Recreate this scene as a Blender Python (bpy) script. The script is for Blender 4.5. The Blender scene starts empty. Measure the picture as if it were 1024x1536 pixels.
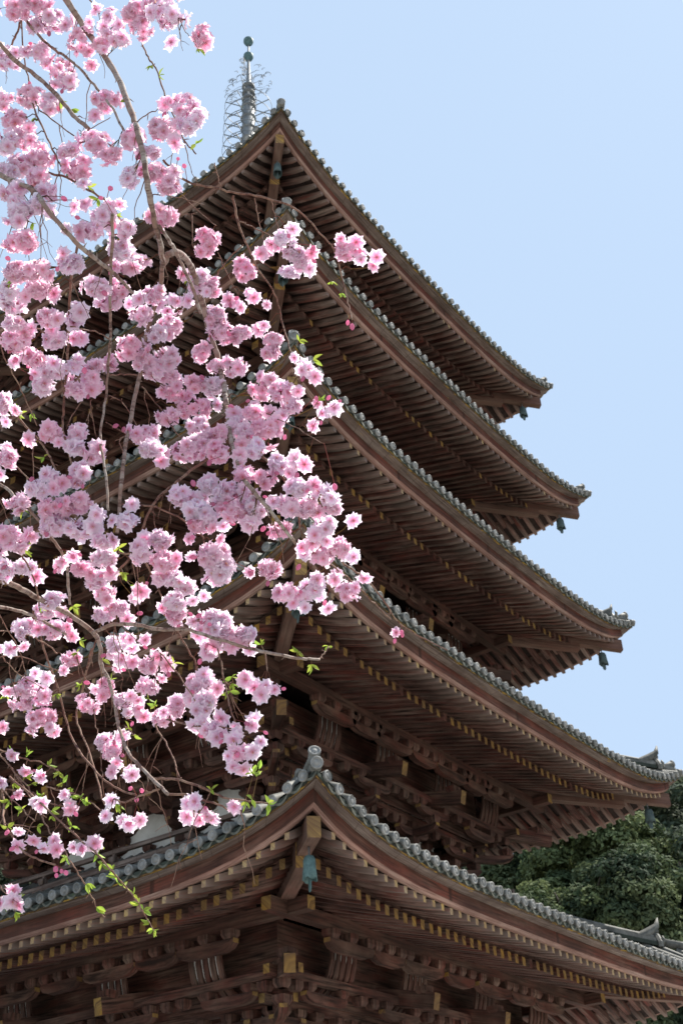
import bpy, math, random
import numpy as np
from mathutils import Vector, Matrix
random.seed(7); RNG = np.random.default_rng(7)
SC = bpy.context.scene
COL = SC.collection
R = math.radians

# ------------------------------------------------------------------ camera
F_PX = 1762.0; CAM_Z = 1.6
_D, _AZ, _PITCH, _YAW, _ROLL = 23.4777, 3.845206, 0.591239, -0.094995, -0.053337
CAM = Vector((_D*math.cos(_AZ), _D*math.sin(_AZ), CAM_Z))
_y = _AZ+math.pi+_YAW
FWD = Vector((math.cos(_y)*math.cos(_PITCH), math.sin(_y)*math.cos(_PITCH), math.sin(_PITCH)))
_r = FWD.cross(Vector((0, 0, 1))).normalized(); _u = _r.cross(FWD)
RT = _r*math.cos(_ROLL)+_u*math.sin(_ROLL); UP = -_r*math.sin(_ROLL)+_u*math.cos(_ROLL)

def at(px, py, depth):
    return CAM+FWD*depth+RT*((px-512)/F_PX*depth)+UP*(-(py-768)/F_PX*depth)

def project(p):
    d = Vector(p)-CAM; q = d.dot(FWD)
    if q < .1: return (-9999, -9999, q)
    return (512+F_PX*d.dot(RT)/q, 768-F_PX*d.dot(UP)/q, q)

cam = bpy.data.cameras.new('camera'); co = bpy.data.objects.new('camera', cam); COL.objects.link(co)
cam.sensor_fit = 'VERTICAL'; cam.sensor_height = 24.0; cam.sensor_width = 16.0
cam.lens = F_PX*24.0/1536.0; cam.clip_end = 2000; cam.clip_start = .05
M = Matrix((RT, UP, -FWD)).transposed().to_4x4(); M.translation = CAM
cam.dof.use_dof = True; cam.dof.focus_distance = 2.6; cam.dof.aperture_fstop = 11
co.matrix_world = M; SC.camera = co

# ------------------------------------------------------------------ materials
def mat(name, rough=.8):
    m = bpy.data.materials.new(name); m.use_nodes = True
    nt = m.node_tree; b = nt.nodes['Principled BSDF']; b.inputs['Roughness'].default_value = rough
    b.inputs['Specular IOR Level'].default_value = .25
    return m, nt, b

def nd(nt, t, **kw):
    n = nt.nodes.new(t)
    for k, v in kw.items(): setattr(n, k, v)
    return n

def ramp(nt, fac, stops):
    r = nd(nt, 'ShaderNodeValToRGB'); e = r.color_ramp.elements
    while len(e) < len(stops): e.new(.5)
    for el, (p, c) in zip(e, stops): el.position = p; el.color = (*c, 1) if len(c) == 3 else c
    nt.links.new(fac, r.inputs[0]); return r.outputs[0]

def mixc(nt, fac, a, b, blend='MIX'):
    m = nd(nt, 'ShaderNodeMix', data_type='RGBA', blend_type=blend)
    if isinstance(fac, float): m.inputs[0].default_value = fac
    else: nt.links.new(fac, m.inputs[0])
    for s, x in ((6, a), (7, b)):
        if isinstance(x, tuple): m.inputs[s].default_value = (*x, 1)
        else: nt.links.new(x, m.inputs[s])
    return m.outputs[2]

def uvnoise(nt, sx, sy, scale=1., detail=4, dist=0., rough=.6):
    uv = nd(nt, 'ShaderNodeUVMap'); mp = nd(nt, 'ShaderNodeMapping'); mp.inputs['Scale'].default_value = (sx, sy, 1)
    n = nd(nt, 'ShaderNodeTexNoise'); n.inputs['Scale'].default_value = scale; n.inputs['Detail'].default_value = detail
    n.inputs['Distortion'].default_value = dist; n.inputs['Roughness'].default_value = rough
    nt.links.new(uv.outputs[0], mp.inputs[0]); nt.links.new(mp.outputs[0], n.inputs['Vector'])
    return n.outputs['Fac']

def obnoise(nt, scale, detail=4, rough=.6):
    g = nd(nt, 'ShaderNodeNewGeometry')
    n = nd(nt, 'ShaderNodeTexNoise'); n.inputs['Scale'].default_value = scale; n.inputs['Detail'].default_value = detail
    n.inputs['Roughness'].default_value = rough
    nt.links.new(g.outputs['Position'], n.inputs['Vector']); return n.outputs['Fac']

def bump(nt, b, h, strength=.4, dist=.01):
    n = nd(nt, 'ShaderNodeBump'); n.inputs['Strength'].default_value = strength; n.inputs['Distance'].default_value = dist
    nt.links.new(h, n.inputs['Height']); nt.links.new(n.outputs[0], b.inputs['Normal'])

def wood(name, red, grey, dark, greyness=.5, rough=.75, wear=None, tip=None, joints=0):
    m, nt, b = mat(name, rough)
    g = uvnoise(nt, 1.2, 26, 1., 6, .3, .65)
    p = uvnoise(nt, .7, 3, 1.3, 5, .2)
    q = obnoise(nt, 1.1, 5)
    c = ramp(nt, p, [(greyness-.16, red), (greyness+.16, grey)])
    c = mixc(nt, ramp(nt, g, [(.36, (1, 1, 1)), (.56, (0, 0, 0))]), c, dark)
    c = mixc(nt, ramp(nt, q, [(.35, (.7, .7, .7)), (.65, (0, 0, 0))]), c, dark)
    if wear:
        s = uvnoise(nt, 2.2, 5, 1.7, 6, .5, .7)
        c = mixc(nt, ramp(nt, s, [(wear[1], (0, 0, 0)), (wear[1]+.06, (1, 1, 1))]), c, wear[0])
    if joints:  # butt joints between lengths of board
        uv = nd(nt, 'ShaderNodeUVMap'); sp = nd(nt, 'ShaderNodeSeparateXYZ'); nt.links.new(uv.outputs[0], sp.inputs[0])
        m1 = nd(nt, 'ShaderNodeMath', operation='MULTIPLY'); nt.links.new(sp.outputs[0], m1.inputs[0]); m1.inputs[1].default_value = joints
        m2 = nd(nt, 'ShaderNodeMath', operation='FRACT'); nt.links.new(m1.outputs[0], m2.inputs[0])
        c = mixc(nt, ramp(nt, m2.outputs[0], [(.018, (.85, .85, .85)), (.03, (0, 0, 0))]), c, dark)
    if tip:     # weathering plus painted-in eave light, paler towards the exposed end (u = 0)
        uv = nd(nt, 'ShaderNodeUVMap'); sp = nd(nt, 'ShaderNodeSeparateXYZ'); nt.links.new(uv.outputs[0], sp.inputs[0])
        ad = nd(nt, 'ShaderNodeMath', operation='ADD'); nt.links.new(sp.outputs[0], ad.inputs[0]); nt.links.new(g, ad.inputs[1])
        c = mixc(nt, ramp(nt, ad.outputs[0], [(.3, (.42, .42, .42)), (.95, (0, 0, 0))]), c, tip)
    nt.links.new(c, b.inputs['Base Color']); bump(nt, b, g, .6, .006)
    return m

MT = {}
MT['rafter'] = wood('weathered_rafter_wood', (.18, .050, .036), (.25, .172, .135), (.026, .014, .011), .53)
MT['flyraft'] = wood('weathered_flying_rafter_wood', (.195, .054, .038), (.33, .235, .19), (.028, .015, .012), .51, tip=(.45, .36, .30))  # tip tone mixes weathering with light painted in at the outer end
MT['beam'] = wood('red_beam_wood', (.125, .042, .029), (.15, .095, .068), (.035, .018, .013), .53)
MT['fascia'] = wood('red_eave_beam_wood', (.20, .055, .036), (.19, .115, .082), (.05, .022, .015), .55, joints=.31)
MT['lip'] = wood('bounce_pink_wood', (.38, .20, .15), (.44, .31, .25), (.16, .08, .06), .5)  # weathered underside, paled further with ground bounce painted into the pink
MT['hip'] = wood('worn_hip_wood', (.17, .07, .05), (.23, .15, .115), (.10, .055, .04), .5)
MT['board'] = wood('grey_weathered_board', (.23, .155, .125), (.34, .275, .235), (.08, .052, .042), .47, .85, ((.40, .25, .06), .63), joints=2.1)
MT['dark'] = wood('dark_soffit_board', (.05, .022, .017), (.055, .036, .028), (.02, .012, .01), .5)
MT['bracket'] = wood('bracket_wood', (.16, .048, .033), (.23, .15, .11), (.03, .016, .012), .52)
MT['ochre'] = wood('ochre_painted_end', (.46, .25, .045), (.38, .26, .10), (.14, .075, .04), .5, .85, ((.11, .06, .04), .60))
MT['endworn'] = wood('pale_worn_end', (.58, .38, .11), (.50, .40, .27), (.25, .15, .10), .5, .85)

def m_plain(name, c0, c1, scale, rough=.8, c2=None, bs=.3, bd=.01, metal=0.):
    m, nt, b = mat(name, rough)
    n = obnoise(nt, scale, 6, .65)
    st = [(.35, c0), (.62, c1)]
    if c2: st.append((.74, c2))
    c = ramp(nt, n, st); nt.links.new(c, b.inputs['Base Color']); bump(nt, b, n, bs, bd)
    b.inputs['Metallic'].default_value = metal
    return m
MT['plaster'] = m_plain('white_plaster', (.62, .60, .55), (.78, .77, .72), 2.5, .9)
MT['tile'] = m_plain('grey_roof_tile', (.07, .07, .06), (.21, .20, .175), 4.5, .65, (.34, .33, .26))
MT['tileface'] = m_plain('pale_tile_face', (.13, .13, .12), (.31, .30, .28), 5., .7, (.43, .42, .37))
MT['tilelow'] = m_plain('mossy_flat_tile', (.06, .06, .045), (.17, .165, .13), 6., .7, (.24, .25, .17))
MT['stain'] = wood('ochre_stained_board', (.20, .10, .03), (.16, .13, .09), (.05, .03, .02), .5, .85, ((.42, .25, .04), .52))
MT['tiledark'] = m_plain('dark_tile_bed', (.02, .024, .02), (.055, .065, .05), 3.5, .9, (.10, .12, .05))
MT['bronze'] = m_plain('green_bronze', (.055, .10, .10), (.12, .20, .195), 16., .6, (.22, .32, .30))
MT['finial'] = m_plain('aged_grey_metal', (.11, .115, .12), (.21, .22, .225), 3., .6, (.24, .30, .28))
MT['darkbronze'] = m_plain('dark_bronze', (.045, .06, .06), (.09, .13, .125), 9., .55, (.16, .24, .22))
MT['gravel'] = m_plain('pale_gravel', (.26, .255, .24), (.38, .37, .35), 14., .95)
MT['stone'] = m_plain('granite_stone', (.30, .29, .27), (.42, .41, .38), 5., .9)
MT['hill'] = m_plain('hill_soil', (.035, .045, .02), (.07, .07, .035), 1.5, .95)
MT['void'] = m_plain('dark_opening', (.012, .01, .009), (.02, .016, .014), 2., .9)

def m_bark(name, a, b_, c_):
    m, nt, b = mat(name, .8)
    n = uvnoise(nt, 60, 6, 1., 6, .4, .7); q = obnoise(nt, 18, 5)
    c = mixc(nt, ramp(nt, q, [(.4, (0, 0, 0)), (.62, (1, 1, 1))]), a, b_)
    c = mixc(nt, ramp(nt, n, [(.4, (1, 1, 1)), (.5, (0, 0, 0))]), c, c_)
    nt.links.new(c, b.inputs['Base Color']); bump(nt, b, n, .5, .002)
    return m
MT['bark'] = m_bark('cherry_bark', (.24, .15, .115), (.34, .29, .25), (.12, .07, .055))
MT['twig'] = m_bark('cherry_twig', (.19, .09, .065), (.26, .17, .12), (.10, .045, .035))
MT['trunk'] = m_bark('forest_bark', (.10, .075, .05), (.16, .13, .10), (.05, .035, .025))

def m_leafy(name, attr=True, transl=.35, tint=None, rough=.6):
    m = bpy.data.materials.new(name); m.use_nodes = True; nt = m.node_tree
    nt.nodes.clear(); out = nd(nt, 'ShaderNodeOutputMaterial')
    a = nd(nt, 'ShaderNodeVertexColor'); a.layer_name = 'Col'
    p = nd(nt, 'ShaderNodeBsdfPrincipled'); p.inputs['Roughness'].default_value = rough
    p.inputs['Specular IOR Level'].default_value = .2
    t = nd(nt, 'ShaderNodeBsdfTranslucent'); mx = nd(nt, 'ShaderNodeMixShader'); mx.inputs[0].default_value = transl
    nt.links.new(a.outputs[0], p.inputs['Base Color']); nt.links.new(a.outputs[0], t.inputs[0])
    nt.links.new(p.outputs[0], mx.inputs[1]); nt.links.new(t.outputs[0], mx.inputs[2]); nt.links.new(mx.outputs[0], out.inputs[0])
    return m
MT['petal'] = m_leafy('cherry_petal', transl=.66, rough=.7)
MT['leaf'] = m_leafy('young_leaf', transl=.45, rough=.5)
MT['foliage'] = m_leafy('evergreen_foliage', transl=.3, rough=.85)

# ------------------------------------------------------------------ mesh builder
def V(*a): return Vector(a)
class MB:
    def __init__(s): s.v = []; s.f = []; s.m = []; s.uv = []; s.sm = []
    def face(s, idx, uv, m=0, smooth=False): s.f.append(idx); s.uv += uv; s.m.append(m); s.sm.append(smooth)
    def sweep(s, secs, m=0, mend=None, closed=True, smooth=False, caps=True, bottom=None, uo=None):
        """secs: list of rings (each a list of Vectors); uv u = along the sweep, v = round the ring"""
        n = len(secs[0]); base = len(s.v)
        for r in secs: s.v += [tuple(p) for p in r]
        r0 = random.random()*40 if uo is None else uo; r1 = random.random()*40
        L = [0.]
        for a, b in zip(secs, secs[1:]): L.append(L[-1]+(b[0]-a[0]).length)
        per = [0.]
        for i in range(n): per.append(per[-1]+(secs[0][(i+1) % n]-secs[0][i]).length)
        for k in range(len(secs)-1):
            for i in range(n if closed else n-1):
                j = (i+1) % n; a = base+k*n
                mi = m if bottom is None or i not in bottom else bottom[i]
                s.face((a+i, a+j, a+n+j, a+n+i), [(r0+L[k], r1+per[i]), (r0+L[k], r1+per[i+1]), (r0+L[k+1], r1+per[i+1]), (r0+L[k+1], r1+per[i])], mi, smooth)
        if caps and closed:
            me = m if mend is None else mend
            for k, rev in ((0, True), (len(secs)-1, False)):
                idx = [base+k*n+i for i in range(n)]
                if rev: idx = idx[::-1]
                c = secs[k][0]
                s.face(tuple(idx), [(r0+(Vector(s.v[i])-c).length, r1+(Vector(s.v[i])-c).length) for i in idx], me if not isinstance(me, tuple) else me[0 if rev else 1])
    def beam(s, p0, p1, w, h, m=0, mend=None, up=V(0, 0, 1), segs=1):
        p0 = Vector(p0); p1 = Vector(p1); d = (p1-p0).normalized(); x = d.cross(up).normalized(); y = x.cross(d).normalized()
        rg = lambda c: [c-x*w/2-y*h/2, c+x*w/2-y*h/2, c+x*w/2+y*h/2, c-x*w/2+y*h/2]
        s.sweep([rg(p0), rg(p1)], m, mend)
    def tube(s, pts, rad, n=8, m=0, caps=True, mend=None, smooth=True):
        pts = [Vector(p) for p in pts]; secs = []
        if not isinstance(rad, (list, tuple)): rad = [rad]*len(pts)
        x = None
        for i, p in enumerate(pts):
            d = (pts[min(i+1, len(pts)-1)]-pts[max(i-1, 0)]).normalized()
            if x is None: x = d.cross(V(0, 0, 1) if abs(d.z) < .95 else V(1, 0, 0)).normalized()
            else: x = (x-d*x.dot(d)).normalized()
            y = d.cross(x)
            secs.append([p+(x*math.cos(a)+y*math.sin(a))*rad[i] for a in [2*math.pi*j/n for j in range(n)]])
        s.sweep(secs, m, mend, smooth=smooth, caps=caps)
    def lathe(s, c, prof, n=12, m=0, axis=V(0, 0, 1)):
        axis = axis.normalized(); x = axis.orthogonal().normalized(); y = axis.cross(x)
        secs = [[c+axis*z+(x*math.cos(2*math.pi*j/n)+y*math.sin(2*math.pi*j/n))*r for j in range(n)] for r, z in prof]
        s.sweep(secs, m, smooth=True)
    def quad(s, a, b, c, d, m=0):
        i = len(s.v); s.v += [tuple(a), tuple(b), tuple(c), tuple(d)]
        a, b, d = Vector(a), Vector(b), Vector(d); w = (b-a).length; h = (d-a).length
        s.face((i, i+1, i+2, i+3), [(0, 0), (w, 0), (w, h), (0, h)], m)
    def build(s, name, mats, parent=None, recalc=True):
        me = bpy.data.meshes.new(name); me.from_pydata(s.v, [], s.f)
        uvl = me.uv_layers.new(name='UVMap'); uvl.data.foreach_set('uv', np.array(s.uv, 'f').ravel())
        me.polygons.foreach_set('material_index', np.array(s.m, 'i')); me.polygons.foreach_set('use_smooth', np.array(s.sm, bool))
        for m in (mats if isinstance(mats, (list, tuple)) else [mats]): me.materials.append(MT[m])
        me.update()
        if recalc:
            import bmesh
            bm = bmesh.new(); bm.from_mesh(me); bmesh.ops.recalc_face_normals(bm, faces=bm.faces); bm.to_mesh(me); bm.free()
        o = bpy.data.objects.new(name, me); COL.objects.link(o)
        if parent: o.parent = parent
        return o

def empty(name, loc=(0, 0, 0), parent=None):
    o = bpy.data.objects.new(name, None); COL.objects.link(o); o.location = loc; o.empty_display_size = .3
    if parent: o.parent = parent
    return o
def tag(o, label=None, cat=None, group=None, kind=None):
    for k, v in (('label', label), ('category', cat), ('group', group), ('kind', kind)):
        if v: o[k] = v
    return o

def pymesh(name, verts, faces, cols, m, parent=None, loops=4):
    """numpy mesh; faces all with the same vertex count; cols one per vertex"""
    me = bpy.data.meshes.new(name); nv, nf = len(verts), len(faces)
    me.vertices.add(nv); me.vertices.foreach_set('co', np.asarray(verts, 'f').ravel())
    me.loops.add(nf*loops); me.loops.foreach_set('vertex_index', np.asarray(faces, 'i').ravel())
    me.polygons.add(nf); me.polygons.foreach_set('loop_start', np.arange(nf, dtype='i')*loops)
    me.polygons.foreach_set('loop_total', np.full(nf, loops, 'i')); me.update(calc_edges=True)
    ca = me.color_attributes.new('Col', 'FLOAT_COLOR', 'POINT')
    c = np.ones((nv, 4), 'f'); c[:, :3] = cols; ca.data.foreach_set('color', c.ravel())
    me.polygons.foreach_set('use_smooth', np.ones(nf, bool))
    me.materials.append(MT[m]); o = bpy.data.objects.new(name, me); COL.objects.link(o)
    if parent: o.parent = parent
    return o

# ------------------------------------------------------------------ pagoda
W_ = [7.10, 6.766, 6.492, 6.174, 5.830]
ZC = [5.423, 9.382, 13.134, 16.876, 20.424]
RI = [.593, .563, .528, .493, .476]
EXP, BOW, OVER, STEP = 5.8, .142, 4.0, 1.5
HORN = [1.25, .38, .38, .5, .5]
LV = [dict(w=w, E=zc-r+CAM_Z, rise=r, ub=w-OVER) for w, zc, r in zip(W_, ZC, RI)]

def rot(k, p):
    x, y, z = p
    for _ in range(k % 4): x, y = -y, x
    return Vector((x, y, z))
def Q(l, k, s, d, zz):
    """side k (0 faces -y = the right-hand eave), s -1..1 along the eave, d metres in from the edge, zz below the tile line"""
    w = l['w']; t = s*(w-d); u = w-BOW*(1-s*s)-d
    if s*s > .9999: u = abs(t)
    lift = l['rise']*abs(s)**EXP*max(0, 1-d/3.8)
    return rot(k, (t, -u, l['E']+zz+lift))
def QT(l, k, t, d, zz):
    s = max(-1, min(1, t/(l['w']-d))); return Q(l, k, s, d, zz)
SS = [-1, -.97, -.93, -.88, -.82, -.75, -.65, -.5, -.3, -.1, .1, .3, .5, .65, .75, .82, .88, .93, .97, 1]
def band(mb, l, k, d0, d1, z0, z1, m=0, bot=None, z0b=None, z1b=None):
    """swept rectangular member between depths d0 (outer) d1 (inner), heights z0 (low) z1 (high)"""
    z0b = z0 if z0b is None else z0b; z1b = z1 if z1b is None else z1b
    secs = [[Q(l, k, s, d0, z0), Q(l, k, s, d1, z0b), Q(l, k, s, d1, z1b), Q(l, k, s, d0, z1)] for s in SS]
    mb.sweep(secs, m, bottom=None if bot is None else {0: bot}, uo=k*20.)

pagoda = tag(empty('five_storey_pagoda'), 'tall five storey wooden temple pagoda with tiered grey tiled roofs and dark red rafters', 'pagoda')
FLY_D0, FLY_D1 = .33, 1.25           # flying rafters
BAS_D0 = 1.11                        # base rafter ends
fly_b = lambda d: -.485+.31*(d-FLY_D0)
FLY_H = .115; BAS_H = .14
bas_b = lambda d: -.43+.26*(d-1.12)
ztop = lambda d: -.03+.30*d+.05*d*d

cand_raft = []; cand_tile = []
for li, l in enumerate(LV):
    w, E = l['w'], l['E']
    # ---- roof surface and barrel rows
    mb = MB(); dmax = OVER+.1 if li < 4 else w-.35
    nt_ = 2*int(round(w/.252)); pitch = 2*(w-.10)/nt_
    ds = [.05, .5, 1.2, 2.0, 2.9, dmax] if li < 4 else [.05, .6, 1.4, 2.4, 3.5, 4.6, dmax]
    for k in range(4):
        for a, b in zip(ds, ds[1:]):
            for s0, s1 in zip(SS, SS[1:]):
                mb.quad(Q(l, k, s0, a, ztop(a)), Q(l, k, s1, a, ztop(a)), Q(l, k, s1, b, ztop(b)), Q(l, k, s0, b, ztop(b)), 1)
        for i in range(nt_):
            t = -w+.10+pitch*(i+.5)
            dm = min(dmax, w-abs(t)-.02)
            if dm < .3: continue
            dd = [.40]+[d for d in ds[1:-1] if .45 < d < dm-.1]+[dm]
            if dm <= .45: continue
            secs = []
            for d in dd:
                c = QT(l, k, t, d, ztop(d)-.005); ex = rot(k, (1, 0, 0)); ez = V(0, 0, 1)
                secs.append([c+ex*(.078*math.cos(a))+ez*(.085*math.sin(a)) for a in [math.pi*j/5 for j in range(6)]])
            mb.sweep(secs, 0, closed=False, smooth=True)
    # hip ridges
    for k in range(4):
        H = lambda d, zz: Q(l, k, -1, d, zz)
        dg = rot(k, (-1, -1, 0)).normalized(); px = V(-dg.y, dg.x, 0)
        d_o = HORN[li]; dd = [d_o, d_o+.35, d_o+.8, 2.4, 3.1, dmax]
        for hw, z0, z1, mi in ((.15, 0, .08, 1), (.12, .08, .16, 0)):
            secs = [[H(d, ztop(d)+z0)-px*hw, H(d, ztop(d)+z0)+px*hw, H(d, ztop(d)+z1)+px*hw, H(d, ztop(d)+z1)-px*hw] for d in dd]
            mb.sweep(secs, mi)
        mb.tube([H(d, ztop(d)+.18) for d in dd], .07, 8, 0)
        # low front run of the ridge down to the corner
        mb.tube([H(d, ztop(d)+.07+(.05 if d_o > 1 else 0)) for d in (.10, d_o*.5, d_o+.05)], .085, 8, 0)
        mb.tube([H(.40, ztop(.4)-.02), H(.03, 0)], .078, 12, 0)
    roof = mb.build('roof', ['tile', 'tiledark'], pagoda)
    l['roof'] = roof
    # corner ornaments (ogre tile with horn) and projecting corner tiles
    for k in range(4):
        H = lambda d, zz: Q(l, k, -1, d, zz)
        dg = rot(k, (-1, -1, 0)).normalized(); px = V(-dg.y, dg.x, 0); Z = V(0, 0, 1); d_o = HORN[li]
        o = MB(); b = H(d_o, ztop(d_o)-.02); SCO = (1.1, 1.1, .85, .5, .5)[li]; near = k in (0, 3) and li == 0
        prof = [(-.19, 0), (-.20, .12), (-.13, .24), (-.06, .34), (0, .38), (.06, .34), (.13, .24), (.20, .12), (.19, 0)]
        o.sweep([[b+dg*x+px*a*sc*SCO+Z*z*sc*SCO*.8 for a, z in prof] for x, sc in ((-.05, .9), (.0, 1.), (.05, .92))], 0)
        # upswept horn on the back of the ridge end
        if not near: o.tube([b+(Z*.10-dg*.62)*SCO, b+(Z*.20-dg*.36)*SCO, b+(Z*.31-dg*.10)*SCO, b+(Z*.42+dg*.05)*SCO, b+(Z*.56+dg*.09)*SCO], [.05*SCO, .085*SCO, .085*SCO, .055*SCO, .014], 8, 0)
        for q in (.0, .09, .18): o.tube([b+(Z*(.04+q*.8)-dg*(.75-q))*SCO, b+(Z*(.08+q)-dg*.3)*SCO, b+(Z*(.10+q*1.25)+dg*.05)*SCO], .05*SCO, 6, 1 if q == .09 else 0)
        for a in (-.12, .12):
            o.tube([b+px*a+Z*.05+dg*.06, b+px*a*1.5+Z*.14+dg*.08, b+px*a*1.2+Z*.22+dg*.07], [.04, .035, .015], 6, 0)
        o.build('ridge_ornament', ['tile', 'tileface'], roof)
        c = MB(); a = H(.127, .225); ax = (dg+Z*.46).normalized()
        c.tube([a-ax*.30, a+ax*.03], [.062, .074], 14, 0)
        a2 = H(0, 0)+dg*.01; ax2 = (dg-Z*.12).normalized(); c.tube([a2-ax2*.12, a2], .078, 14, 0)
        c.lathe(a2, [(.078, -.03), (.080, .012), (.064, .016), (.06, .004), (.036, .004), (.03, .012), (.001, .014)], 14, 1, ax2)
        c.lathe(a+ax*.03, [(.078, -.03), (.080, .012), (.064, .016), (.06, .004), (.036, .004), (.03, .012), (.001, .014)], 14, 1, ax)
        c.build('corner_tile', ['tile', 'tileface'], roof)
    # ---- eave edge tiles (round cap + hanging flat tile beside it)
    for k in range(4):
        for i in range(nt_):
            t = -w+.10+pitch*(i+.5)
            c = QT(l, k, t, 0, 0); c2 = QT(l, k, t, .5, ztop(.5)-.03)
            pr = project(c); cand_tile.append((li, k, t, pitch, c, c2, pr))
    # ---- bed, boards, eave beam
    for nm, mats, args in (
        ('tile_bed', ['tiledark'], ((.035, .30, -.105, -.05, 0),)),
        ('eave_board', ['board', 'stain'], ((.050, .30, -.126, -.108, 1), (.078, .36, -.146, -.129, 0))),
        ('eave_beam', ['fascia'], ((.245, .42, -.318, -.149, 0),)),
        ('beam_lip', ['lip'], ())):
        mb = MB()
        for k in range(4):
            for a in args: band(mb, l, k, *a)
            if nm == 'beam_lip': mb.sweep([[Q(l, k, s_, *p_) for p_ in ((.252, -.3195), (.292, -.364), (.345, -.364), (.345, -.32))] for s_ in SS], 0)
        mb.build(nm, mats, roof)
    mb = MB()
    for k in range(4):      # second eave beam on the base rafter ends
        band(mb, l, k, 1.15, 1.27, bas_b(1.2)+BAS_H+.002, fly_b(1.2)-.002, 0)
    mb.build('inner_eave_beam', ['beam'], roof)
    mb = MB()
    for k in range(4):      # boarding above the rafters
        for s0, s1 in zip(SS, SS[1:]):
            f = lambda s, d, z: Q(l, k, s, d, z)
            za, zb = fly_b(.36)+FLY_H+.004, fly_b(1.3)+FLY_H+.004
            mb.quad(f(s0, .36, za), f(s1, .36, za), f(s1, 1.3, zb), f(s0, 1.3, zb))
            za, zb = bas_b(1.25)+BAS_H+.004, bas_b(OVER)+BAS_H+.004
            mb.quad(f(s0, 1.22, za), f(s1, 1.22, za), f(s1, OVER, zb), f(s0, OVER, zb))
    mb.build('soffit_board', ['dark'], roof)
    # ---- rafters
    rp = .235; nr = int((w-.45)/rp)
    for k in range(4):
        for i in range(-nr, nr+1):
            t = i*rp
            for tier in (0, 1):
                d0, d1 = (FLY_D0, FLY_D1) if tier == 0 else (BAS_D0, OVER-STEP+.25)
                d1 = min(d1, w-abs(t)-.08)
                if d1-d0 < .12: continue
                c = QT(l, k, t, (d0+d1)/2, -.7); pr = project(c)
                cand_raft.append((li, k, t, tier, d0, d1, c, pr))
    # ---- hip rafters
    for k in range(4):
        H = lambda d, zz: Q(l, k, -1, d, zz)
        mb = MB()
        def hr(d0, d1, fb, fh, hw, drop, mi_end):
            dg = rot(k, (-1, -1, 0)).normalized(); px = V(-dg.y, dg.x, 0)
            secs = []
            for j in range(5):
                d = d0+(d1-d0)*j/4; z = fb(d)
                secs.append([H(d, z-drop)-px*hw, H(d, z-drop)+px*hw, H(d, z+fh)+px*hw, H(d, z+fh)-px*hw])
            mb.sweep(secs, 0, (mi_end, 0))
        hr(.30, 1.45, fly_b, .03, .085, .235, 1)
        hr(1.05, OVER+.1, bas_b, .13, .10, .20, 1)
        mb.build('hip_rafter', ['hip', 'ochre'], roof)

def rafter_geo(mb, c):
    li, k, t, tier, d0, d1, _, _ = c; l = LV[li]
    f, h, hw = (fly_b, FLY_H, .046) if tier == 0 else (bas_b, BAS_H, .05)
    hw *= random.uniform(.94, 1.05); jz = random.uniform(-.006, .006)
    ex = rot(k, (1, 0, 0)); secs = []
    for j in range(4):
        d = d0+(d1-d0)*j/3; z = f(d)+jz
        tp = .78 if (j == 0 and tier == 0) else 1
        a = QT(l, k, t, d, z+(h*(1-tp))); b = QT(l, k, t, d, z+h)
        secs.append([a-ex*hw*tp, a+ex*hw*tp, b+ex*hw*tp, b-ex*hw*tp])
    if tier == 0: me = (2, 4) if li < 2 or random.random() < .12 else (4, 4)
    else: me = (1, 0) if random.random() < (.95, .9, .75, .4, 0)[li] else (0, 0)
    mb.sweep(secs, 0 if tier else 4, me, uo=0)

def tile_geo(mb, c):
    li, k, t, pitch, p, p2, _ = c; l = LV[li]
    jit = random.uniform(-.009, .009); p = p+V(0, 0, jit); ax = (p-p2).normalized(); out = rot(k, (0, -1, 0))
    r = .071+random.uniform(-.002, .002)
    mb.tube([p2, p-ax*.002], [r*.97, r], 12, 0, caps=False)
    n = (out+V(random.uniform(-.07, .07), random.uniform(-.07, .07), -.08+random.uniform(-.09, .09))).normalized()
    mb.lathe(p, [(r, -.03), (r*1.02, .012), (r*.80, .016), (r*.76, .004), (r*.50, .004), (r*.46, .012), (r*.2, .015), (.001, .013)], 14, 1, n)
    # drooping flat tile to the right of the cap
    ex = rot(k, (1, 0, 0)); secs0 = []; secs1 = []; secs2 = []
    for j in range(7):
        a = j/6*2-1; tt = t+pitch/2+a*(pitch/2-.02)
        if abs(tt) > l['w']-.02: tt = math.copysign(l['w']-.02, tt)
        zz = -.045-.062*(1-a*a)
        secs0.append(QT(l, k, tt, .025, zz-.024)); secs1.append(QT(l, k, tt, .025, zz+.006)); secs2.append((QT(l, k, tt, .35, zz+.10), QT(l, k, tt, .35, zz+.07)))
    secs = [[secs0[j], secs1[j], secs2[j][0], secs2[j][1]] for j in range(7)]
    mb.sweep(secs, 2, smooth=False)

def split(cands, score, geo, name, mats, label=None):
    cands.sort(key=lambda c: -score(c))
    for c in cands[:100]:
        mb = MB(); geo(mb, c); mb.build(name, mats, LV[c[0]]['roof'])
    mb = MB()
    for c in cands[100:]: geo(mb, c)
    tag(mb.build(name, mats, pagoda), kind='stuff')
def score_(c):
    x, y, q = c[-1]; k = c[1]
    inside = -20 < x < 1044 and -20 < y < 1550 and k in (0, 3)
    left_hidden = k == 3 and x < 330 and y < 1150
    return (1000 if inside and not left_hidden else 0)+100/max(q, 1)
split(cand_raft, lambda c: score_(c)-(8 if c[3] == 1 else 0), rafter_geo, 'rafter', ['rafter', 'ochre', 'endworn', 'lip', 'flyraft'])
split(cand_tile, score_, tile_geo, 'eave_tile', ['tile', 'tileface', 'tilelow'])

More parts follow.
